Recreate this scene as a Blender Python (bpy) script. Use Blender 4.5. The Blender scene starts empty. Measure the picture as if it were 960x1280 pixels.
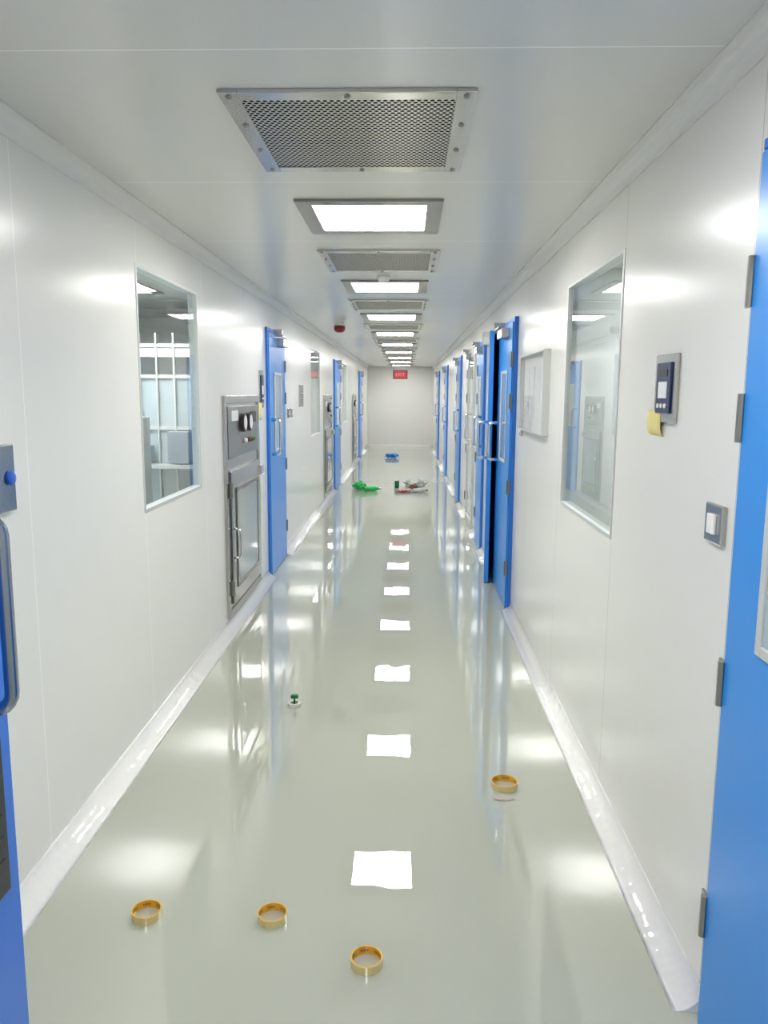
import bpy, bmesh, math, random
from mathutils import Vector, Matrix, noise
random.seed(7)
S = bpy.context.scene
COL = S.collection
XL, XR, YE, H = -1.20, 0.79, 23.8, 2.405
LX = -0.17           # fixture centre line

# ------------------------------------------------------------------ materials
def lin(r, g, b):
    f = lambda c: ((c/255+0.055)/1.055)**2.4 if c > 10 else c/255/12.92
    return (f(r), f(g), f(b), 1)

def mat(name, col, rough=0.5, metal=0.0, spec=0.5, emis=None, estr=0, coat=0.0,
        var=0.0, vscale=6.0, bump=0.0, bscale=20.0, alpha=1.0, trans=0.0, ior=1.5):
    m = bpy.data.materials.new(name); m.use_nodes = True
    n = m.node_tree.nodes; l = m.node_tree.links
    p = n['Principled BSDF']
    p.inputs['Base Color'].default_value = col
    p.inputs['Roughness'].default_value = rough
    p.inputs['Metallic'].default_value = metal
    p.inputs['Specular IOR Level'].default_value = spec
    p.inputs['Coat Weight'].default_value = coat
    p.inputs['Alpha'].default_value = alpha
    p.inputs['IOR'].default_value = ior
    p.inputs['Transmission Weight'].default_value = trans
    if emis:
        p.inputs['Emission Color'].default_value = emis
        p.inputs['Emission Strength'].default_value = estr
    tc = n.new('ShaderNodeTexCoord')
    if var > 0:
        t = n.new('ShaderNodeTexNoise'); t.inputs['Scale'].default_value = vscale
        t.inputs['Detail'].default_value = 3
        l.new(tc.outputs['Object'], t.inputs['Vector'])
        mx = n.new('ShaderNodeMix'); mx.data_type = 'RGBA'
        mx.inputs[6].default_value = tuple(c*(1-var) for c in col[:3])+(1,)
        mx.inputs[7].default_value = tuple(min(1, c*(1+var)) for c in col[:3])+(1,)
        l.new(t.outputs['Fac'], mx.inputs[0]); l.new(mx.outputs[2], p.inputs['Base Color'])
    if bump > 0:
        t = n.new('ShaderNodeTexNoise'); t.inputs['Scale'].default_value = bscale
        t.inputs['Detail'].default_value = 2
        l.new(tc.outputs['Object'], t.inputs['Vector'])
        b = n.new('ShaderNodeBump'); b.inputs['Strength'].default_value = bump
        b.inputs['Distance'].default_value = 0.02
        l.new(t.outputs['Fac'], b.inputs['Height']); l.new(b.outputs['Normal'], p.inputs['Normal'])
    return m

def seams(m, axis, off, pitch, width, dark):
    """thin joint lines between panels"""
    n = m.node_tree.nodes; l = m.node_tree.links; p = n['Principled BSDF']
    tc = n.new('ShaderNodeTexCoord'); sp = n.new('ShaderNodeSeparateXYZ')
    l.new(tc.outputs['Object'], sp.inputs[0])
    a = n.new('ShaderNodeMath'); a.operation = 'SUBTRACT'; a.inputs[1].default_value = off
    l.new(sp.outputs[axis], a.inputs[0])
    d = n.new('ShaderNodeMath'); d.operation = 'DIVIDE'; d.inputs[1].default_value = pitch
    l.new(a.outputs[0], d.inputs[0])
    fr = n.new('ShaderNodeMath'); fr.operation = 'FRACT'; l.new(d.outputs[0], fr.inputs[0])
    lt = n.new('ShaderNodeMath'); lt.operation = 'LESS_THAN'; lt.inputs[1].default_value = width/pitch
    l.new(fr.outputs[0], lt.inputs[0])
    mx = n.new('ShaderNodeMix'); mx.data_type = 'RGBA'
    base = p.inputs['Base Color']
    if base.is_linked:
        src = base.links[0].from_socket; l.new(src, mx.inputs[6])
    else:
        mx.inputs[6].default_value = base.default_value
    mx.inputs[7].default_value = dark
    l.new(lt.outputs[0], mx.inputs[0]); l.new(mx.outputs[2], base)

M = {}
M['wallL'] = mat('wall_panel_coat', (0.79, 0.79, 0.755, 1), 0.22, spec=0.5, var=0.01, bump=0.03, bscale=1.5)
seams(M['wallL'], 1, 2.42, 1.09, 0.004, (0.94, 0.94, 0.92, 1))
M['wallR'] = mat('wall_panel_coat_b', (0.77, 0.765, 0.73, 1), 0.22, spec=0.5, var=0.01, bump=0.03, bscale=1.5)
seams(M['wallR'], 1, 2.955, 1.09, 0.004, (0.50, 0.50, 0.48, 1))
M['wallE'] = mat('wall_panel_end', (0.76, 0.76, 0.745, 1), 0.35, spec=0.4, var=0.01)
M['ceil'] = mat('ceiling_panel', (0.71, 0.705, 0.665, 1), 0.22, spec=0.5, var=0.01, bump=0.02, bscale=1.2)
seams(M['ceil'], 1, 1.97, 1.17, 0.006, (0.9, 0.9, 0.88, 1))
M['floor'] = mat('floor_epoxy', (0.45, 0.47, 0.395, 1), 0.0, spec=0.5, ior=2.2, var=0.02, vscale=1.2, bump=0.03, bscale=3.8)
M['cove'] = mat('white_coving', (0.92, 0.91, 0.88, 1), 0.07, spec=0.6, bump=0.45, bscale=10)
M['coveC'] = mat('ceiling_coving', (0.76, 0.755, 0.725, 1), 0.35)
M['blue'] = mat('blue_door_paint', lin(46, 142, 226), 0.28, spec=0.5, var=0.02)
M['blued'] = mat('blue_frame_shaded_leaf_paint', lin(32, 112, 210), 0.32, spec=0.5)  # frame blue; doubles as the shaded tone of the near left leaf
M['steel'] = mat('brushed_stainless', (0.50, 0.49, 0.47, 1), 0.2, metal=1.0, var=0.06, vscale=14, bump=0.02, bscale=30)
M['steelv'] = mat('smooth_stainless', (0.60, 0.58, 0.55, 1), 0.2, metal=1.0, var=0.03, vscale=3)
M['steeld'] = mat('dull_stainless', (0.30, 0.29, 0.27, 1), 0.28, metal=0.9, var=0.06, vscale=9)
M['chrome'] = mat('chrome', (0.75, 0.75, 0.76, 1), 0.12, metal=1.0)
M['chromeb'] = mat('chrome_door_reflection_tint', (0.30, 0.34, 0.40, 1), 0.2, metal=1.0)  # door's dark blue reflection put into the chrome colour
M['alu'] = mat('aluminium_trim', (0.62, 0.64, 0.63, 1), 0.35, metal=0.3)
M['white'] = mat('white_plastic', (0.82, 0.82, 0.8, 1), 0.35)
M['paper'] = mat('paper_sheet', (0.8, 0.82, 0.84, 1), 0.7, var=0.06, vscale=30)
M['black'] = mat('black_plastic', (0.02, 0.02, 0.022, 1), 0.4)
M['dark'] = mat('dark_grey_metal', (0.04, 0.045, 0.05, 1), 0.35, metal=0.5)
M['navy'] = mat('navy_label', lin(40, 52, 90), 0.4)
M['red'] = mat('red_plastic', lin(120, 14, 18), 0.3)
M['redlit'] = mat('red_lit_sign', lin(160, 16, 30), 0.4, emis=lin(225, 20, 50), estr=0.3)
M['whitelit'] = mat('lit_letter', (0.5, 0.22, 0.24, 1), 0.4, emis=(1, 0.5, 0.5, 1), estr=0.2)
M['yellow'] = mat('yellow_note', lin(232, 218, 150), 0.8, var=0.05)
M['bluebtn'] = mat('blue_button', lin(30, 90, 200), 0.3)
M['greenbtn'] = mat('green_button', lin(20, 140, 70), 0.3)
M['tapecore'] = mat('gold_tape_core', lin(226, 166, 14), 0.22, var=0.2, vscale=60, coat=0.6)
M['tapeclear'] = mat('amber_tape_winding', lin(212, 192, 130), 0.1, coat=0.9, var=0.1, vscale=40)
M['ink'] = mat('brown_ink', lin(60, 38, 10), 0.5)
M['greenbag'] = mat('green_plastic', lin(30, 190, 80), 0.2, spec=0.6, var=0.3, vscale=12)
M['whitebag'] = mat('white_plastic_film', (0.6, 0.61, 0.58, 1), 0.2, spec=0.6, var=0.45, vscale=14)
M['brownbag'] = mat('brown_wrapper', lin(120, 84, 66), 0.5, var=0.4, vscale=20)
M['pinkbag'] = mat('red_plastic_film', lin(180, 80, 85), 0.3, var=0.6, vscale=25)
M['scrap'] = mat('pale_backing_film', lin(205, 196, 192), 0.2, var=0.2, vscale=60, alpha=0.7)
M['bluebag'] = mat('blue_plastic_film', lin(60, 150, 230), 0.25, var=0.3, vscale=12)
M['darkgreen'] = mat('dark_green_plastic', lin(15, 110, 60), 0.3, var=0.2)
M['emit'] = mat('light_diffuser', (1, 1, 1, 1), 0.5, emis=(1.0, 0.982, 0.945, 1), estr=28)
M['emitroom'] = mat('room_light_diffuser', (1, 1, 1, 1), 0.5, emis=(0.96, 0.99, 1.0, 1), estr=19)
M['emitroomR'] = mat('dim_room_light_diffuser', (1, 1, 1, 1), 0.5, emis=(0.97, 0.99, 1.0, 1), estr=20)
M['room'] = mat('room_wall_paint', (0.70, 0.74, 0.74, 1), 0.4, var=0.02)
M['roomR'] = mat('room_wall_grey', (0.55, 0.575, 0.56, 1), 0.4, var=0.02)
M['booth'] = mat('pale_blue_panel', (0.42, 0.48, 0.51, 1), 0.15, var=0.2, vscale=4, coat=0.3)
M['boothd'] = mat('grey_blue_equipment', (0.24, 0.29, 0.34, 1), 0.3, var=0.2, vscale=8)
M['boothlit'] = mat('booth_light', (0.8, 0.9, 0.92, 1), 0.4, emis=(0.85, 0.96, 1.0, 1), estr=0.4)
M['doorglass'] = mat('door_glazing', (0.42, 0.50, 0.54, 1), 0.06, spec=0.9, coat=0.5)
M['paleglass'] = mat('pale_glazing', (0.58, 0.68, 0.74, 1), 0.05, spec=0.9, coat=0.5)
M['boxglass'] = mat('pass_box_glazing', (0.30, 0.33, 0.33, 1), 0.08, spec=0.8, coat=0.4)

def glassmat(name, r0, power, tint):
    """clear glass: Schlick reflection that is the same from either side"""
    m = bpy.data.materials.new(name); m.use_nodes = True
    n = m.node_tree.nodes; l = m.node_tree.links
    n.remove(n['Principled BSDF'])
    o = n['Material Output']; tr = n.new('ShaderNodeBsdfTransparent'); tr.inputs[0].default_value = tint
    g = n.new('ShaderNodeBsdfGlossy'); g.inputs['Roughness'].default_value = 0.01
    lw = n.new('ShaderNodeLayerWeight'); lw.inputs[0].default_value = 0.5
    pw = n.new('ShaderNodeMath'); pw.operation = 'POWER'; pw.inputs[1].default_value = power
    l.new(lw.outputs['Facing'], pw.inputs[0])
    ma = n.new('ShaderNodeMath'); ma.operation = 'MULTIPLY_ADD'
    ma.inputs[1].default_value = 1-r0; ma.inputs[2].default_value = r0
    l.new(pw.outputs[0], ma.inputs[0])
    mx = n.new('ShaderNodeMixShader'); l.new(ma.outputs[0], mx.inputs[0])
    l.new(tr.outputs[0], mx.inputs[1]); l.new(g.outputs[0], mx.inputs[2]); l.new(mx.outputs[0], o.inputs[0])
    return m
M['glass'] = glassmat('window_glass', 0.08, 4.5, (0.93, 0.97, 0.96, 1))
M['glassR'] = glassmat('window_glass_tinted', 0.12, 3.2, (0.90, 0.94, 0.93, 1))
M['acrylic'] = glassmat('acrylic_sheet', 0.03, 7, (0.96, 0.97, 0.98, 1))

def perfmat():
    m = mat('perforated_stainless', (0.62, 0.60, 0.57, 1), 0.3, metal=1.0)
    n = m.node_tree.nodes; l = m.node_tree.links; p = n['Principled BSDF']
    tc = n.new('ShaderNodeTexCoord'); PX, PY = 0.0185, 0.0320
    def grid(off):
        mp = n.new('ShaderNodeMapping'); mp.inputs['Scale'].default_value = (1/PX, 1/PY, 0)
        mp.inputs['Location'].default_value = (off, off, 0)
        l.new(tc.outputs['Object'], mp.inputs['Vector'])
        f = n.new('ShaderNodeVectorMath'); f.operation = 'FRACTION'; l.new(mp.outputs[0], f.inputs[0])
        s = n.new('ShaderNodeVectorMath'); s.operation = 'SUBTRACT'; s.inputs[1].default_value = (.5, .5, 0)
        l.new(f.outputs[0], s.inputs[0])
        sc = n.new('ShaderNodeVectorMath'); sc.operation = 'MULTIPLY'; sc.inputs[1].default_value = (PX, PY, 0)
        l.new(s.outputs[0], sc.inputs[0])
        le = n.new('ShaderNodeVectorMath'); le.operation = 'LENGTH'; l.new(sc.outputs[0], le.inputs[0])
        return le.outputs['Value']
    mn = n.new('ShaderNodeMath'); mn.operation = 'MINIMUM'
    l.new(grid(0.0), mn.inputs[0]); l.new(grid(0.5), mn.inputs[1])
    lt = n.new('ShaderNodeMath'); lt.operation = 'LESS_THAN'; lt.inputs[1].default_value = 0.0066
    l.new(mn.outputs[0], lt.inputs[0])
    mx = n.new('ShaderNodeMix'); mx.data_type = 'RGBA'
    mx.inputs[6].default_value = (0.62, 0.60, 0.565, 1); mx.inputs[7].default_value = (0.02, 0.02, 0.018, 1)
    l.new(lt.outputs[0], mx.inputs[0]); l.new(mx.outputs[2], p.inputs['Base Color'])
    iv = n.new('ShaderNodeMath'); iv.operation = 'SUBTRACT'; iv.inputs[0].default_value = 1
    l.new(lt.outputs[0], iv.inputs[1]); l.new(iv.outputs[0], p.inputs['Metallic'])
    sp2 = n.new('ShaderNodeMath'); sp2.operation = 'MULTIPLY'; sp2.inputs[1].default_value = 0.5
    l.new(iv.outputs[0], sp2.inputs[0]); l.new(sp2.outputs[0], p.inputs['Specular IOR Level'])
    rg = n.new('ShaderNodeMath'); rg.operation = 'MULTIPLY_ADD'; rg.inputs[1].default_value = 0.6; rg.inputs[2].default_value = 0.3
    l.new(lt.outputs[0], rg.inputs[0]); l.new(rg.outputs[0], p.inputs['Roughness'])
    return m
M['perf'] = perfmat()

# ------------------------------------------------------------------ mesh tools
def bx(bm, x0, x1, y0, y1, z0, z1):
    vs = [bm.verts.new(v) for v in ((x0,y0,z0),(x1,y0,z0),(x1,y1,z0),(x0,y1,z0),(x0,y0,z1),(x1,y0,z1),(x1,y1,z1),(x0,y1,z1))]
    for f in ((0,3,2,1),(4,5,6,7),(0,1,5,4),(1,2,6,5),(2,3,7,6),(3,0,4,7)):
        bm.faces.new([vs[i] for i in f])

def ring_frame(bm, x0, x1, z0, z1, t, y0, y1):
    """rectangular frame in local x-z, outer size, bar width t"""
    bx(bm, x0, x0+t, y0, y1, z0, z1); bx(bm, x1-t, x1, y0, y1, z0, z1)
    bx(bm, x0+t, x1-t, y0, y1, z0, z0+t); bx(bm, x0+t, x1-t, y0, y1, z1-t, z1)

def tube(bm, pts, r, seg=12):
    pts = [Vector(p) for p in pts]; rings = []
    for i, p in enumerate(pts):
        d = (pts[min(i+1, len(pts)-1)] - pts[max(i-1, 0)]).normalized()
        a = Vector((1, 0, 0)) if abs(d.x) < 0.9 else Vector((0, 1, 0))
        if i: a = lasta
        u = (a - d*a.dot(d)).normalized(); lasta = u; v = d.cross(u)
        rings.append([bm.verts.new(p + (u*math.cos(2*math.pi*k/seg)+v*math.sin(2*math.pi*k/seg))*r) for k in range(seg)])
    for a, b in zip(rings, rings[1:]):
        for k in range(seg):
            bm.faces.new((a[k], a[(k+1) % seg], b[(k+1) % seg], b[k]))
    bm.faces.new(rings[0][::-1]); bm.faces.new(rings[-1])

def lathe(bm, prof, seg=32, axis='z', c=(0, 0, 0)):
    """revolve (r,h) profile; closed ends where r==0"""
    c = Vector(c); rings = []
    for r, h in prof:
        if r < 1e-6:
            p = Vector((0, 0, h)) if axis == 'z' else Vector((0, h, 0))
            rings.append([bm.verts.new(c+p)])
        else:
            rg = []
            for k in range(seg):
                a = 2*math.pi*k/seg
                p = Vector((r*math.cos(a), r*math.sin(a), h)) if axis == 'z' else Vector((r*math.cos(a), h, r*math.sin(a)))
                rg.append(bm.verts.new(c+p))
            rings.append(rg)
    for a, b in zip(rings, rings[1:]):
        for k in range(seg):
            k2 = (k+1) % seg
            if len(a) == 1 and len(b) == 1: continue
            if len(a) == 1: bm.faces.new((a[0], b[k2], b[k]))
            elif len(b) == 1: bm.faces.new((a[k], a[k2], b[0]))
            else: bm.faces.new((a[k], a[k2], b[k2], b[k]))

def mk(name, bm, m, parent=None, loc=(0, 0, 0), bevel=0, smooth=False, rot=None):
    bmesh.ops.recalc_face_normals(bm, faces=bm.faces)
    me = bpy.data.meshes.new(name); bm.to_mesh(me); bm.free()
    me.materials.append(m if not isinstance(m, str) else M[m])
    o = bpy.data.objects.new(name, me); COL.objects.link(o)
    o.location = loc
    if rot: o.rotation_euler = rot
    if parent: o.parent = parent
    if smooth:
        for p in me.polygons: p.use_smooth = True
    if bevel:
        b = o.modifiers.new('bevel', 'BEVEL'); b.width = bevel; b.segments = 2; b.limit_method = 'ANGLE'
    return o

def mkb(name, boxes, m, parent=None, loc=(0, 0, 0), bevel=0, rot=None):
    bm = bmesh.new()
    for b in boxes: bx(bm, *b)
    return mk(name, bm, m, parent, loc, bevel, rot=rot)

def sheet(name, x0, x1, y, z0, z1, m, parent):
    """thin single-surface glass sheet in the local x-z plane"""
    bm = bmesh.new(); bm.faces.new([bm.verts.new(v) for v in ((x0, y, z0), (x1, y, z0), (x1, y, z1), (x0, y, z1))])
    return mk(name, bm, m, parent)

def empty(name, loc, label, cat, rotz=0, kind=None, group=None):
    e = bpy.data.objects.new(name, None); COL.objects.link(e)
    e.location = loc; e.rotation_euler = (0, 0, rotz); e.empty_display_size = 0.1
    tag(e, label, cat, kind, group); return e

def tag(o, label, cat, kind=None, group=None):
    o['label'] = label; o['category'] = cat
    if kind: o['kind'] = kind
    if group: o['group'] = group
    return o

def copy_thing(src, loc, kids=True):
    n = src.copy(); n.location = loc; COL.objects.link(n)
    if kids:
        for c in src.children:
            k = c.copy(); COL.objects.link(k); k.parent = n
            for g in c.children:
                q = g.copy(); COL.objects.link(q); q.parent = k
    return n

def side(s):   # (wall x, rotation) local x along wall, local y out into corridor
    return (XL, -math.pi/2) if s == 'L' else (XR, math.pi/2)

# ------------------------------------------------------------------ shell
YB = -2.0
WIN_L = [(3.49, 4.50, 1.05, 2.16), (9.75, 10.75, 1.05, 2.16), (14.6, 15.6, 1.05, 2.16)]
WIN_R = [(2.96, 3.96, 1.05, 2.13)]
def wall_holes(name, X, out, y0, y1, holes, m, label):
    bm = bmesh.new()
    ys = sorted({y0, y1} | {h[0] for h in holes} | {h[1] for h in holes})
    zs = sorted({0, H} | {h[2] for h in holes} | {h[3] for h in holes})
    for a, b in zip(ys, ys[1:]):
        for c, d in zip(zs, zs[1:]):
            if any(h[0] <= a and b <= h[1] and h[2] <= c and d <= h[3] for h in holes): continue
            bm.faces.new([bm.verts.new(v) for v in ((X, a, c), (X, b, c), (X, b, d), (X, a, d))])
    X2 = X + out*0.05
    for (a, b, c, d) in holes:
        for p, q in (((a, c), (b, c)), ((b, c), (b, d)), ((b, d), (a, d)), ((a, d), (a, c))):
            bm.faces.new([bm.verts.new(v) for v in ((X, *p), (X, *q), (X2, *q), (X2, *p))])
    bmesh.ops.remove_doubles(bm, verts=bm.verts, dist=1e-5)
    o = mk(name, bm, m); tag(o, label, 'wall', 'structure'); return o
wall_holes('wall_left', XL, -1, YB, YE, WIN_L, 'wallL', 'off-white glossy cleanroom wall panels with window openings')
wall_holes('wall_right', XR, 1, YB, YE, WIN_R, 'wallR', 'off-white glossy cleanroom wall panels beside blue doors')
tag(mkb('wall_end', [(XL, XR, YE, YE+0.05, 0, H)], 'wallE'), 'plain pale grey wall closing the corridor', 'wall', 'structure')
tag(mkb('wall_back', [(XL, XR, YB-0.05, YB, 0, H)], 'wallE'), 'plain pale wall behind the corridor entrance', 'wall', 'structure')
tag(mkb('floor', [(XL-2.6, XR+2.6, YB-0.1, YE+0.1, -0.05, 0)], 'floor'), 'glossy pale grey-green epoxy floor', 'floor', 'structure')
tag(mkb('ceiling', [(XL-2.6, XR+2.6, YB-0.1, YE+0.1, H, H+0.05)], 'ceil'), 'pale grey glossy panel ceiling', 'ceiling', 'structure')

# doors on each wall: (centre y, width)
DL = [(7.10, 0.86), (13.3, 1.05), (19.9, 1.0)]
DR = [(1.36, 0.9), (6.46, 1.5), (8.25, 0.62), (9.55, 0.9), (11.8, 0.8), (15.6, 0.9), (19.6, 1.0)]
GLZ = {9.55}
def cove(name, X, out, y0, y1, gaps, hw, hz, m, z=0, up=1, label='', smooth=True, lip=0.0):
    """concave quarter-round strip, optionally with raised lips along both edges"""
    bm = bmesh.new(); segs = []; c = y0
    for g0, g1 in sorted(gaps):
        if g0 > c: segs.append((c, g0))
        c = max(c, g1)
    if c < y1: segs.append((c, y1))
    arc = [(hw-hw*math.cos(a)+lip, hz-hz*math.sin(a)+lip) for a in [i*math.pi/2/8 for i in range(9)]]
    prof = ([(0, hz+lip*2.2), (lip, hz+lip*2.2)] if lip else []) + arc + ([(hw+lip*2.2, lip), (hw+lip*2.2, 0)] if lip else []) + [(0.0, 0.0)]
    for a, b in segs:
        A = [bm.verts.new((X+out*p, a, z+up*q)) for p, q in prof]
        B = [bm.verts.new((X+out*p, b, z+up*q)) for p, q in prof]
        for i in range(len(prof)):
            j = (i+1) % len(prof); f = bm.faces.new((A[i], A[j], B[j], B[i])); f.smooth = smooth and i < 8
        bm.faces.new(A); bm.faces.new(B[::-1])
    o = mk(name, bm, m); tag(o, label, 'skirting' if up > 0 else 'trim', 'structure')
gl = [(y-w/2-0.03, y+w/2+0.03) for y, w in DL]; gr = [(y-w/2-0.03, y+w/2+0.03) for y, w in DR]
cove('baseboard_left', XL, 1, 0.3, YE, gl, 0.08, 0.07, 'cove', label='white glossy curved coving along the wall foot')
cove('baseboard_right', XR, -1, 0.3, YE, gr, 0.075, 0.065, 'cove', label='white glossy curved coving along the wall foot')
cove('trim_1', XL, 1, YB, YE, [], 0.045, 0.045, 'coveC', z=H, up=-1, smooth=False, lip=0.006, label='curved ceiling coving along the panel wall')
cove('trim_2', XR, -1, YB, YE, [], 0.045, 0.045, 'coveC', z=H, up=-1, smooth=False, lip=0.006, label='curved ceiling coving along the panel wall')
tag(mkb('baseboard_end', [(XL+.085, XR-.085, YE-0.03, YE, 0, 0.06)], 'cove'), 'white coving strip at the end wall', 'skirting', 'structure')
# entrance partition the camera stands in
tag(mkb('wall_entrance', [(XL, -0.75, 0.22, 0.28, 0, H), (-0.75, XR, 0.22, 0.28, 2.16, H)], 'wallL', bevel=0.002),
    'narrow wall return and lintel around the entrance opening', 'wall', 'structure')

# rooms behind the windows
def room(tagname, x0, x1, y0, y1, m):
    t = 0.04
    xo = x0 if x1 < 0 else x1
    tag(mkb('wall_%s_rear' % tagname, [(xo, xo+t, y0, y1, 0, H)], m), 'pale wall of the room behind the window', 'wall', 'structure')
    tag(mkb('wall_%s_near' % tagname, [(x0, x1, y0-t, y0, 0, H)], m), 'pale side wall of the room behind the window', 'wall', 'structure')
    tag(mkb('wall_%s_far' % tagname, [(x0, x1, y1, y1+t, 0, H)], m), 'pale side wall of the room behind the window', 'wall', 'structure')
room('left_room', -3.75, XL-0.05, 2.6, 8.6, 'room')
room('left_room_b', -3.0, XL-0.05, 9.3, 17.0, 'room')
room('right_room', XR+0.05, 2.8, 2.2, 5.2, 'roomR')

# windows
def window(n, s, y0, y1, z0, z1):
    X, rz = side(s)
    e = empty('window_%d' % n, (X, (y0+y1)/2, z0), 'fixed glass window in a slim grey aluminium frame', 'window', rz, 'structure')
    w = (y1-y0)/2; h = z1-z0
    bm = bmesh.new(); ring_frame(bm, -w, w, 0, h, 0.016, -0.045, 0.004); mk('window_frame', bm, 'alu', e, bevel=0.002)
    sheet('window_pane', -w+0.015, w-0.015, -0.008, 0.015, h-0.015, 'glass' if s == 'L' else 'glassR', e)
k = 1
for h in WIN_L: window(k, 'L', *h); k += 1
for h in WIN_R: window(k, 'R', *h); k += 1

# clean booth seen through the window
e = empty('clean_booth', (-2.35, 6.7, 0), 'aluminium framed clean booth with pale blue panels and lit header', 'booth')
bm = bmesh.new()
for i in range(15): bx(bm, -1.3+i*0.15, -1.285+i*0.15, -0.03, 0.03, 0, 2.1)
for z in (0, 0.95, 1.28, 1.72, 1.98): bx(bm, -1.285, 0.8, -0.025, 0.025, z, z+0.03)
mk('booth_frame', bm, 'alu', e)
mkb('booth_panel', [(-1.285, 0.8, -0.004, 0.004, 0.04, 1.72)], 'booth', e)
mkb('light_header', [(-1.285, 0.8, -0.01, 0.01, 1.90, 1.97)], 'boothlit', e)
mkb('booth_equipment', [(-1.0+i*0.33, -0.82+i*0.33, -0.16, -0.035, 1.0, 1.15+0.12*(i % 3)) for i in range(5)], 'boothd', e, bevel=0.005)
mkb('shelf', [(-1.285, 0.8, -0.2, -0.03, 0.96, 0.99)], 'alu', e)
e = empty('process_cabinet', (-2.0, 5.6, 0), 'pale steel process cabinet with blue screens inside the room', 'cabinet')
mkb('cabinet_body', [(-0.22, 0.06, -0.25, 0.25, 0, 1.42)], 'alu', e, bevel=0.01)
mkb('cabinet_door', [(-0.20, 0.04, -0.262, -0.25, 0.1, 1.1)], 'white', e, bevel=0.004)
mkb('screen', [(-0.17, 0.01, -0.262, -0.25, 1.16, 1.34)], 'boothd', e)

# ------------------------------------------------------------------ ceiling fixtures
def ceiling_light(loc, m='emit', label='square recessed ceiling light with a glowing white diffuser', hw=0.315, hl=0.335, group='recessed ceiling lights'):
    e = empty('ceiling_light', loc, label, 'ceiling light', group=group)
    bm = bmesh.new(); t = 0.07
    bx(bm, -hw, -hw+t, -hl, hl, -0.012, 0); bx(bm, hw-t, hw, -hl, hl, -0.012, 0)
    bx(bm, -hw+t, hw-t, -hl, -hl+t, -0.012, 0); bx(bm, -hw+t, hw-t, hl-t, hl, -0.012, 0)
    mk('light_frame', bm, 'steeld', e, bevel=0.002)
    mkb('diffuser', [(-hw+t, hw-t, -hl+t, hl-t, -0.006, 0)], m, e)
    return e
L0 = ceiling_light((LX, 3.735, H))
for i in range(-2, 9):
    if i: copy_thing(L0, (LX, 3.735+2.34*i - (0.09 if i == -1 else 0), H))
e = ceiling_light((-2.6, 4.2, H), 'emitroom', 'ceiling light panel inside the side room', 0.5, 0.5, 'side room ceiling lights')
copy_thing(e, (-2.5, 6.0, H)); copy_thing(e, (-2.1, 11.0, H)); copy_thing(e, (-2.1, 15.0, H))
ceiling_light((1.9, 4.4, H), 'emitroomR', 'ceiling light panel inside the side room', 0.5, 0.5, 'side room ceiling lights')

def vent(loc):
    e = empty('ceiling_vent', loc, 'stainless steel perforated return air grille screwed to the ceiling', 'air vent', group='perforated ceiling vents')
    hw, hl, t = 0.35, 0.375, 0.055
    bm = bmesh.new()
    bx(bm, -hw, -hw+t, -hl, hl, -0.012, 0); bx(bm, hw-t, hw, -hl, hl, -0.012, 0)
    bx(bm, -hw+t, hw-t, -hl, -hl+t, -0.012, 0); bx(bm, -hw+t, hw-t, hl-t, hl, -0.012, 0)
    mk('vent_frame', bm, 'steelv', e, bevel=0.002)
    mkb('perforated_panel', [(-hw+t, hw-t, -hl+t, hl-t, -0.008, 0)], 'perf', e)
    bm = bmesh.new(); lathe(bm, [(0, -0.006), (0.006, -0.005), (0.010, 0), (0.010, 0.002), (0, 0.002)], 12)
    pos = [(sx*(hw-t/2), sy*(hl-t/2)) for sx in (-1, 0, 1) for sy in (-1, 1)] + [(sx*(hw-t/2), y) for sx in (-1, 1) for y in (-0.12, 0.12)]
    sc = mk('screw', bm, 'steeld', e, (pos[0][0], pos[0][1], -0.013), smooth=True)
    for p in pos[1:]:
        c = sc.copy(); c.location = (p[0], p[1], -0.013); COL.objects.link(c); c.parent = e
    return e
V0 = vent((LX, 2.585, H))
for i in range(1, 9): copy_thing(V0, (LX, 2.585+2.34*i, H))

# smoke detector, alarm sounder, exit sign
bm = bmesh.new(); lathe(bm, [(0, 0), (0.05, 0), (0.05, -0.012), (0.038, -0.03), (0.02, -0.042), (0, -0.044)], 28)
tag(mk('smoke_detector', bm, 'white', loc=(LX, 5.56, H), smooth=True), 'small white dome detector on the ceiling', 'smoke detector')
e = empty('fire_alarm_sounder', (-0.79, 9.2, H), 'red round fire alarm sounder hanging from the ceiling', 'fire alarm')
bm = bmesh.new(); lathe(bm, [(0, 0), (0.055, 0), (0.055, -0.03), (0, -0.03)], 28); mk('alarm_base', bm, 'white', e, smooth=False)
bm = bmesh.new(); lathe(bm, [(0, -0.031), (0.065, -0.031), (0.068, -0.07), (0.055, -0.095), (0.03, -0.108), (0, -0.11)], 28); mk('alarm_body', bm, 'red', e, smooth=True)
e = empty('exit_sign', (LX-0.0, 18.9, 1.95), 'red lit exit sign hanging from the ceiling', 'exit sign')
mkb('sign_housing', [(-0.175, 0.175, -0.025, 0.025, 0, 0.21)], 'dark', e, bevel=0.004)
mkb('sign_face', [(-0.155, 0.155, -0.03, -0.0255, 0.02, 0.19)], 'redlit', e)
tc = bpy.data.curves.new('t', 'FONT'); tc.body = 'EXIT'; tc.size = 0.11; tc.align_x = 'CENTER'; tc.extrude = 0.001
to = bpy.data.objects.new('t', tc); COL.objects.link(to)
me = bpy.data.meshes.new_from_object(to.evaluated_get(bpy.context.evaluated_depsgraph_get()))
bpy.data.objects.remove(to); me.materials.clear(); me.materials.append(M['whitelit'])
o = bpy.data.objects.new('lettering', me); COL.objects.link(o); o.parent = e; o.location = (0, -0.032, 0.065); o.rotation_euler = (math.pi/2, 0, 0)
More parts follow.
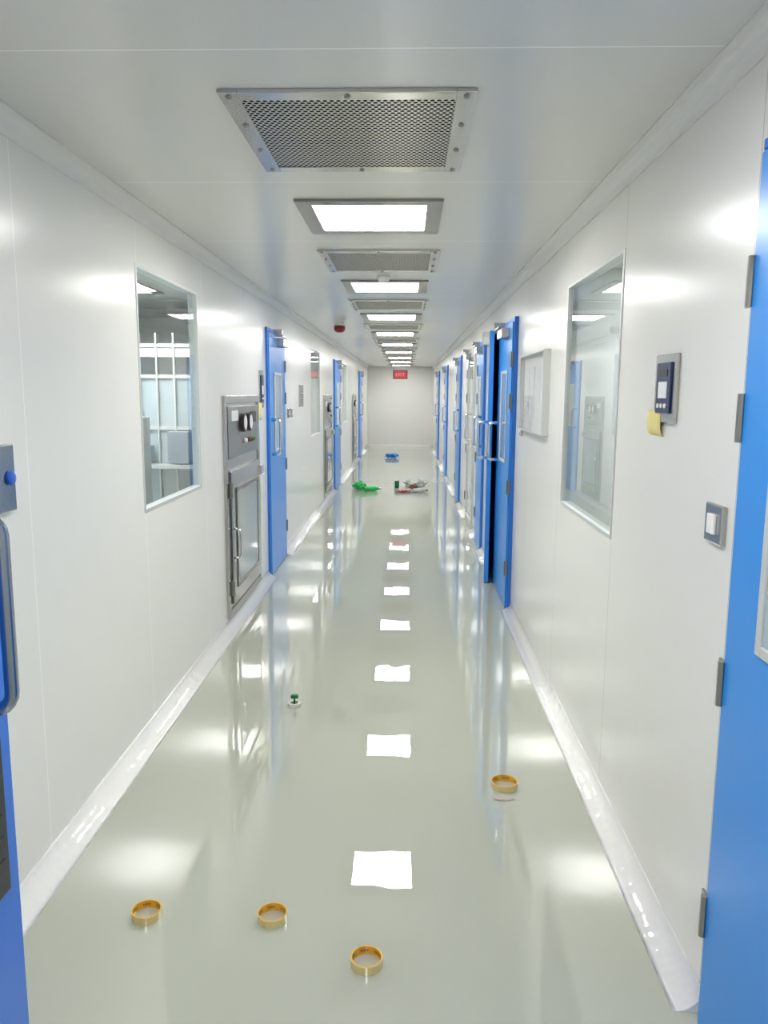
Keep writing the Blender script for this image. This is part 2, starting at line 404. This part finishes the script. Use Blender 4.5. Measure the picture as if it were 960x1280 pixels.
mkb('hanger', [(-0.15, -0.14, -0.005, 0.005, 0.21, H-1.95)], 'steeld', e)
mkb('hanger', [(0.14, 0.15, -0.005, 0.005, 0.21, H-1.95)], 'steeld', e)

# ------------------------------------------------------------------ doors
def handle(parent, x, z, y=0.0, L=0.30, off=0.075, r=0.014, name='handle', m='chrome'):
    sg = 1 if off > 0 else -1; rr = 0.03
    pts = [(x, y, z-L/2)]
    for i in range(6):
        a = math.pi/2*i/5
        pts.append((x, y+off-sg*rr+sg*rr*math.sin(a), z-L/2+rr-rr*math.cos(a)))
    for i in range(6):
        a = math.pi/2*(1-i/5)
        pts.append((x, y+off-sg*rr+sg*rr*math.sin(a), z+L/2-rr+rr*math.cos(a)))
    pts.append((x, y, z+L/2))
    bm = bmesh.new(); tube(bm, pts, r, 12)
    return mk(name, bm, m, parent, smooth=True)

def leaf_parts(e, x0, x1, h, y0, y1, hside, win=True, wz=(1.08, 1.78), wx=None, hz=1.22, closer=True, hinges=True, hL=0.30, handleon=True, glazed=False):
    """leaf with vision panel, handle, hinges, closer; hside = +1 hinge at x1, -1 hinge at x0"""
    if glazed:
        bm = bmesh.new(); ring_frame(bm, x0, x1, 0.008, h, 0.09, y0, y1); mk('door_leaf', bm, 'alu', e, bevel=0.003)
        mkb('glazing', [(x0+0.09, x1-0.09, y0, y0+0.012, 0.098, h-0.09)], 'paleglass', e); win = False
    else:
        mkb('door_leaf', [(x0, x1, y0, y1, 0.008, h)], 'blue', e, bevel=0.003)
    w = x1-x0; c = (x0+x1)/2
    if win:
        a, b = wx if wx else (c-w*0.24, c+w*0.24)
        bm = bmesh.new(); ring_frame(bm, a, b, wz[0], wz[1], 0.025, y1, y1+0.008)
        mk('vision_panel_frame', bm, 'alu', e, bevel=0.003)
        mkb('vision_panel', [(a+0.025, b-0.025, y1, y1+0.003, wz[0]+0.025, wz[1]-0.025)], 'doorglass', e)
    if handleon:
        hx = x0+0.09 if hside > 0 else x1-0.09
        handle(e, hx, hz, y1, hL)
    if hinges:
        bm = bmesh.new(); tube(bm, [(0, 0, -0.055), (0, 0, 0.055)], 0.009, 10); bx(bm, -0.03 if hside < 0 else 0.0, 0.0 if hside < 0 else 0.03, -0.01, -0.004, -0.055, 0.055)
        x = x1 if hside > 0 else x0
        hg = mk('hinge', bm, 'steeld', e, (x, y1+0.004, 0.31))
        for z in (0.92, 1.55, 1.85):
            g = hg.copy(); g.location.z = z; COL.objects.link(g); g.parent = e
    if closer:
        xc = x1-0.3 if hside > 0 else x0+0.3
        mkb('door_closer', [(xc-0.14, xc+0.14, y1, y1+0.06, h-0.10, h-0.03),
                            (xc-0.02, xc+0.27, y1+0.06, y1+0.07, h-0.025, h-0.008),
                            (xc+0.25, xc+0.27, y1-0.03, y1+0.07, h-0.025, h+0.04)], 'steel', e, bevel=0.003)

def door(n, s, yc, w, hside, label, **kw):
    X, rz = side(s)
    e = empty('door_%d' % n, (X, yc, 0), label, 'door', rz, 'structure')
    h = 2.12
    bm = bmesh.new()
    bx(bm, -w/2-0.03, -w/2, 0.0, 0.02, 0, h+0.03); bx(bm, w/2, w/2+0.03, 0.0, 0.02, 0, h+0.03); bx(bm, -w/2, w/2, 0, 0.02, h, h+0.03)
    mk('door_frame', bm, 'alu' if kw.get('glazed') else 'blued', e, bevel=0.002)
    leaf_parts(e, -w/2+0.003, w/2-0.003, h-0.005, 0.002, 0.026, hside, **kw)
    return e

# near door on right wall (hinges on its far side)  local x+ = far
e = empty('door_1', (XR, 1.36, 0), 'blue steel door with four stainless hinges and a glazed panel', 'door', math.pi/2, 'structure')
mkb('door_frame', [(-0.48, -0.45, 0, 0.02, 0, 2.15), (0.45, 0.465, 0, 0.012, 0, 2.15), (-0.45, 0.45, 0, 0.02, 2.13, 2.15)], 'blued', e)
leaf_parts(e, -0.447, 0.435, 2.12, 0.002, 0.03, 1, wx=(-0.2, 0.27), wz=(1.05, 1.75), closer=False)

# double door with ajar leaf
e = empty('door_2', (XR, 6.46, 0), 'blue double door with one leaf ajar and chrome handles', 'door', math.pi/2, 'structure')
W = 1.5/2
mkb('door_frame', [(-W-0.03, -W, 0, 0.03, 0, 2.15), (W, W+0.03, 0, 0.03, 0, 2.15), (-W, W, 0, 0.03, 2.12, 2.15)], 'blued', e, bevel=0.002)
leaf_parts(e, -W+0.003, 0.03, 2.115, 0.002, 0.04, -1)
mkb('door_opening_reveal', [(0.03, W, 0.001, 0.006, 0, 2.12)], 'blued', e)
p = bpy.data.objects.new('ajar_leaf', None); COL.objects.link(p); p.parent = e; p.location = (W, 0.02, 0)
p.rotation_euler = (0, 0, -math.radians(6.5))
leaf_parts(p, -W+0.04, 0, 2.115, -0.02, 0.02, 1, hinges=False)

D = 3
for (yc, w), lb in zip(DR[2:], ['blue door with chrome handle beside the double door', 'pale glazed door in an aluminium frame', 'blue door with glazed panel and closer', 'blue door standing proud of the wall', 'blue door near the corridor end']):
    door(D, 'R', yc, w, 1, lb, glazed=yc in GLZ); D += 1
for (yc, w), lb in zip(DL, ['blue steel door with glazed panel beside the pass box', 'blue door further along the panel wall', 'blue door near the corridor end wall']):
    door(D, 'L', yc, w, -1, lb); D += 1

# near open leaf on the left, parallel to the corridor
e = empty('door_%d' % D, (-0.676, 0.32, 0), 'open blue door leaf with long chrome pull handle', 'door', -math.pi/2, 'structure')
# local x = -worldY ; local y = +worldX
mkb('door_leaf', [(-0.92, 0.0, -0.045, 0.0, 0.01, 2.12)], 'blued', e, bevel=0.003)  # same paint as other leaves; its shade put in as darker blue
handle(e, -0.83, 1.256, 0.0, 0.31, 0.058, 0.011, m='chromeb')
mkb('lock_plate', [(-0.885, -0.78, 0.0, 0.004, 0.755, 1.03)], 'dark', e, bevel=0.002)
mkb('lock_slot', [(-0.87, -0.80, 0.004, 0.006, z, z+0.02) for z in (0.80, 0.84, 0.88, 0.96)], 'black', e)
for z in (0.25, 0.95, 1.8):
    mkb('hinge', [(-0.02, 0.02, -0.02, 0.0, z, z+0.11)], 'steeld', e)

# ------------------------------------------------------------------ pass boxes
def pass_box(yc, w=1.17, zb=0.08, h=1.50):
    X, rz = side('L')
    e = empty('pass_box', (X, yc, zb), 'stainless steel pass box with control panel and glazed door', 'pass box', rz, group='wall pass boxes')
    W = w/2
    bm = bmesh.new(); ring_frame(bm, -W, W, 0, h, 0.05, 0.0, 0.02); bx(bm, -W+0.05, W-0.05, 0, 0.01, 0.05, h-0.05)
    mk('body', bm, 'steel', e, bevel=0.002)
    mkb('control_panel', [(-W+0.07, W-0.07, 0.011, 0.022, h-0.42, h-0.07)], 'steeld', e, bevel=0.003)
    bm = bmesh.new(); lathe(bm, [(0, 0), (0.065, 0), (0.065, 0.025), (0.055, 0.03), (0, 0.03)], 28, 'y')
    g0 = mk('pressure_gauge', bm, 'black', e, (0.1, 0.022, h-0.19))
    bm = bmesh.new(); lathe(bm, [(0, 0), (0.05, 0), (0.05, 0.002), (0, 0.002)], 28, 'y')
    d0 = mk('gauge_dial', bm, 'white', e, (0.1, 0.052, h-0.19))
    for s0 in (g0, d0):
        c = s0.copy(); c.location.x = -0.1; COL.objects.link(c); c.parent = e
    mkb('display', [(-0.40, -0.22, 0.022, 0.03, h-0.2, h-0.12)], 'black', e)
    mkb('nameplate', [(0.22, 0.42, 0.022, 0.026, h-0.17, h-0.1)], 'white', e)
    bm = bmesh.new(); lathe(bm, [(0, 0), (0.018, 0), (0.018, 0.02), (0.012, 0.026), (0, 0.026)], 16, 'y')
    b0 = mk('push_button', bm, 'greenbtn', e, (-0.28, 0.022, h-0.32), smooth=True)
    for i, mm in enumerate(('red', 'black', 'white')):
        c = b0.copy(); c.data = b0.data.copy(); c.data.materials[0] = M[mm]; c.location.x = -0.18+0.1*i; COL.objects.link(c); c.parent = e
    # glazed door
    d = mkb('box_door', [(-W+0.09, W-0.09, 0.011, 0.035, 0.08, h-0.5)], 'steel', e, bevel=0.006)
    bm = bmesh.new(); ring_frame(bm, -W+0.2, W-0.2, 0.18, h-0.62, 0.03, 0.035, 0.043); mk('glazing_frame', bm, 'steeld', d, bevel=0.003)
    mkb('glazing', [(-W+0.23, W-0.23, 0.035, 0.038, 0.21, h-0.65)], 'boxglass', d)
    handle(d, W-0.14, 0.5, 0.035, 0.2, 0.045, 0.009, 'door_handle')
    mkb('latch', [(-W+0.02, -W+0.12, 0.03, 0.06, h-0.62, h-0.55)], 'chrome', e, bevel=0.004)
    for z in (0.15, h-0.68): mkb('hinge', [(W-0.1, W-0.06, 0.02, 0.045, z, z+0.1)], 'steeld', e)
    return e
P0 = pass_box(5.63)
copy_thing(P0, (XL, 11.75, 0.08)); copy_thing(P0, (XL, 17.6, 0.08))

# ------------------------------------------------------------------ wall fittings
def interlock(s, yc, zc, w, h, label):
    X, rz = side(s)
    e = empty('interlock_panel', (X, yc, zc-h/2), label, 'control panel', rz)
    mkb('cover_plate', [(-w/2, w/2, 0, 0.012, 0, h)], 'steel', e, bevel=0.003)
    mkb('display_window', [(-w*.33, w*.33, 0.012, 0.018, h*.14, h*.88)], 'navy', e, bevel=0.002)
    mkb('label_sheet', [(-w*.2, w*.2, 0.018, 0.0195, h*.36, h*.6)], 'paper', e)
    mkb('indicator_strip', [(-w*.2, w*.2, 0.018, 0.0195, h*.68, h*.78)], 'black', e)
    for i in (-1, 0, 1):
        bm = bmesh.new(); lathe(bm, [(0, 0), (0.007, 0), (0.007, 0.004), (0, 0.004)], 12, 'y')
        mk('button', bm, 'white', e, (i*w*.17, 0.018, h*.25))
    return e
interlock('R', 2.40, 1.62, 0.19, 0.205, 'stainless interlock panel with navy display beside the window')
interlock('L', 6.40, 1.63, 0.16, 0.30, 'stainless interlock panel with navy display beside the blue door')
def note(s, yc, zc, w, h):
    X, rz = side(s); bm = bmesh.new()
    # stuck over the lower edge of the cover plate, tucked to the wall at its foot
    prof = [(h*.5, 0.0135), (h*.2, 0.0137), (-h*.15, 0.0132), (-h*.38, 0.008), (-h*.5, -0.0015)]
    g = [[bm.verts.new((-w/2+w*i/4, y, z)) for z, y in prof] for i in range(5)]
    for i in range(4):
        for j in range(4): bm.faces.new((g[i][j], g[i+1][j], g[i+1][j+1], g[i][j+1]))
    o = mk('sticky_note', bm, 'yellow', loc=(X, yc, zc), rot=(0, 0, rz), smooth=True)
    m = o.modifiers.new('s', 'SOLIDIFY'); m.thickness = 0.001
    tag(o, 'yellow paper note stuck under the interlock panel', 'sticky note')
note('R', 2.485, 1.512, 0.13, 0.08); note('L', 6.30, 1.45, 0.14, 0.14)

def switch(s, yc, zc, w, h, label, m='steel'):
    X, rz = side(s)
    e = empty('light_switch', (X, yc, zc-h/2), label, 'light switch', rz)
    mkb('plate', [(-w/2, w/2, 0, 0.014, 0, h)], m, e, bevel=0.004)
    mkb('rocker', [(-w*.2, w*.2, 0.014, 0.022, h*.25, h*.75)], 'white', e, bevel=0.002)
switch('R', 1.96, 1.28, 0.11, 0.10, 'square stainless switch plate with white rocker beside blue door')
switch('R', 5.36, 1.36, 0.08, 0.08, 'small switch plate under the notice board')
switch('L', 7.85, 1.4, 0.09, 0.09, 'small stainless switch plate after the blue door')
switch('L', 8.05, 1.4, 0.09, 0.09, 'small stainless switch plate after the blue door')
X, rz = side('L')
e = empty('call_button_panel', (XL, 2.20, 1.245), 'stainless wall panel with a round blue push button', 'control panel', rz)
mkb('cover_plate', [(-0.1, 0.07, -0.003, 0.02, 0, 0.2)], 'steel', e, bevel=0.004)
bm = bmesh.new(); lathe(bm, [(0, 0), (0.022, 0), (0.022, 0.008), (0.016, 0.012), (0, 0.012)], 20, 'y'); mk('push_button', bm, 'bluebtn', e, (-0.065, 0.02, 0.1), smooth=True)
e = empty('intercom', (XL, 8.75, 1.45), 'small stainless slotted intercom on the wall', 'intercom', rz)
mkb('housing', [(-0.09, 0.09, -0.003, 0.03, 0, 0.24)], 'steel', e, bevel=0.004)
mkb('speaker_slot', [(-0.06, 0.06, 0.03, 0.032, 0.04+i*0.03, 0.052+i*0.03) for i in range(6)], 'black', e)

# notice board on right wall
e = empty('notice_board', (XR, 4.83, 1.37), 'clear acrylic notice holder with white sheets in aluminium frame', 'notice board', math.pi/2)
bm = bmesh.new(); ring_frame(bm, -0.45, 0.45, 0, 0.48, 0.010, 0, 0.04); mk('frame', bm, 'alu', e, bevel=0.002)
mkb('backing', [(-0.44, 0.44, 0, 0.008, 0.010, 0.470)], 'white', e)
for i in range(4): mkb('paper_sheet', [(-0.40+i*0.21, -0.21+i*0.21, 0.009, 0.011, 0.08, 0.40)], 'paper', e)
sheet('cover', -0.44, 0.44, 0.034, 0.010, 0.470, 'acrylic', e)

# ------------------------------------------------------------------ things on the floor
def tape(loc, label, R=0.046, h=0.025, rot=0, tilt=0):
    e = empty('tape_roll', loc, label, 'tape roll', rot, group='gold adhesive tape rolls on the floor')
    e.rotation_euler = (tilt, 0, rot)
    bm = bmesh.new(); lathe(bm, [(R-0.005, 0), (R-0.0015, 0), (R-0.0015, h), (R-0.005, h), (R-0.005, 0)], 48); mk('tape_core', bm, 'tapecore', e, smooth=False)
    bm = bmesh.new(); lathe(bm, [(R-0.0014, 0.0005), (R, 0.0005), (R, h-0.0005), (R-0.0014, h-0.0005), (R-0.0014, 0.0005)], 48); mk('tape_winding', bm, 'tapeclear', e)
    bm = bmesh.new(); r = R-0.0053
    for a0 in range(20, 360, 60):          # printed dashes inside the core
        for j in range(5):
            a = math.radians(a0+j*7); b = a+math.radians(4)
            bm.faces.new([bm.verts.new(v) for v in ((r*math.cos(a), r*math.sin(a), h*.35), (r*math.cos(b), r*math.sin(b), h*.35), (r*math.cos(b), r*math.sin(b), h*.65), (r*math.cos(a), r*math.sin(a), h*.65))])
    mk('core_print', bm, 'ink', e)
    return e
T = [(-0.787, 2.16), (-0.397, 2.16), (-0.098, 1.98), (0.417, 3.01)]
tape((T[0][0], T[0][1], 0), 'gold tape roll lying flat on the glossy floor', rot=0.2)
tape((T[1][0], T[1][1], 0), 'gold tape roll lying flat on the glossy floor', rot=1.2)
tape((T[2][0], T[2][1], 0), 'gold tape roll lying flat on the glossy floor', rot=2.2)
tape((T[3][0], T[3][1], 0), 'gold tape roll with peeled backing beside it', R=0.055, rot=2.8)

def crumple(name, loc, dims, m, label, cat, seed=0, sub=4, amp=0.42):
    bm = bmesh.new(); bmesh.ops.create_icosphere(bm, subdivisions=sub, radius=1)
    for v in bm.verts:
        n = noise.noise(v.co*1.7+Vector((seed, 0, 0)))*amp*1.6 + noise.noise(v.co*4.3+Vector((0, seed, 0)))*amp*.9 + abs(noise.noise(v.co*9+Vector((0, 0, seed))))*amp*.5
        v.co *= 1+n
    zs = [v.co.z for v in bm.verts]; z0, z1 = min(zs), max(zs)
    for v in bm.verts:
        v.co.z = (v.co.z-z0)/(z1-z0)*dims[2]; v.co.x *= dims[0]/2; v.co.y *= dims[1]/2
    o = mk(name, bm, m, loc=loc); tag(o, label, cat); return o
crumple('tape_backing_scrap', (0.40, 2.91, 0), (0.09, 0.035, 0.006), 'scrap', 'thin pale scrap of peeled backing film', 'plastic scrap', 3, amp=0.3)
# small green/white scrap
e = empty('tape_scrap', (-0.565, 3.80, 0), 'small white tape reel scrap with upright green strip', 'scrap')
bm = bmesh.new(); lathe(bm, [(0.020, 0), (0.034, 0), (0.034, 0.02), (0.020, 0.02), (0.020, 0)], 24); mk('reel', bm, 'whitebag', e)
bm = bmesh.new(); bx(bm, -0.005, 0.005, -0.003, 0.003, 0.0, 0.06); bx(bm, -0.018, 0.020, -0.012, 0.012, 0.045, 0.060); mk('green_strip', bm, 'darkgreen', e, bevel=0.001)
bm = bmesh.new(); lathe(bm, [(0.019, 0.0), (0.019, 0.008), (0, 0.008)], 20); mk('reel_centre', bm, 'tapecore', e)

def bottle(name, loc, rot, m, label, cm='white', L=0.26, R=0.045):
    e = empty(name, loc, label, 'bottle', rot); h = L/2
    bm = bmesh.new(); lathe(bm, [(0, -h), (R*.85, -h+.002), (R, -h+.02), (R*.93, -h*.3), (R, h*.3), (R*.66, h*.7), (R*.3, h*.9), (R*.3, h), (0, h)], 20)
    mk('bottle_body', bm, m, e, rot=(0, math.pi/2, 0), smooth=True)
    bm = bmesh.new(); lathe(bm, [(0, h+.001), (0.017, h+.001), (0.017, h+.025), (0, h+.025)], 16); mk('cap', bm, cm, e, rot=(0, math.pi/2, 0))
crumple('green_plastic_bag', (-0.79, 12.97, 0), (0.17, 0.2, 0.16), 'greenbag', 'crumpled bright green plastic bag', 'plastic bag', 11)
bottle('green_bottle', (-0.57, 12.73, 0.045), 0.3, 'greenbag', 'green plastic bottle lying on its side')
crumple('white_plastic_bag', (0.25, 13.27, 0), (0.17, 0.18, 0.18), 'whitebag', 'crumpled whitish plastic bag on the floor', 'plastic bag', 23)
crumple('white_plastic_bag', (0.02, 13.42, 0), (0.12, 0.14, 0.14), 'whitebag', 'crumpled whitish plastic bag on the floor', 'plastic bag', 31)
crumple('brown_wrapper', (0.12, 13.02, 0), (0.12, 0.1, 0.10), 'brownbag', 'crumpled brown wrapper among the plastic bags', 'wrapper', 61)
bottle('clear_bottle', (0.22, 12.62, 0.04), 0.25, 'whitebag', 'whitish plastic bottle lying beside crumpled bags', 'red', 0.22, 0.035)
crumple('red_plastic_film', (-0.04, 12.68, 0), (0.2, 0.16, 0.05), 'pinkbag', 'flattened reddish plastic film beside the white bags', 'plastic film', 42)
e = empty('green_can', (-0.16, 13.25, 0), 'dark green can standing beside the white bags', 'can')
bm = bmesh.new(); lathe(bm, [(0, 0), (0.035, 0), (0.04, 0.01), (0.04, 0.12), (0.033, 0.13), (0, 0.13)], 20); mk('can_body', bm, 'darkgreen', e, smooth=True)
bm = bmesh.new(); lathe(bm, [(0, 0.1301), (0.032, 0.1301), (0.032, 0.135), (0, 0.135)], 20); mk('can_lid', bm, 'chrome', e)
crumple('blue_plastic_film', (-0.36, 19.5, 0), (0.3, 0.25, 0.13), 'bluebag', 'crumpled light blue plastic film on the floor', 'plastic film', 51)

# ------------------------------------------------------------------ world / camera
w = bpy.data.worlds.new('w'); S.world = w; w.use_nodes = True
w.node_tree.nodes['Background'].inputs[0].default_value = (0.8, 0.85, 0.9, 1)
w.node_tree.nodes['Background'].inputs[1].default_value = 0.3
S.view_settings.view_transform = 'Standard'
cd = bpy.data.cameras.new('camera'); cam = bpy.data.objects.new('camera', cd); COL.objects.link(cam)
cd.sensor_fit = 'VERTICAL'; cd.sensor_height = 36; cd.lens = 970/1280*36; cd.clip_start = 0.02
cam.location = (0, 0, 1.6)
R = Matrix.Rotation(math.radians(1.635), 4, 'Z') @ Matrix.Rotation(math.radians(90-8.67), 4, 'X') @ Matrix.Rotation(math.radians(0.35), 4, 'Z')
cam.rotation_euler = R.to_euler()
S.camera = cam
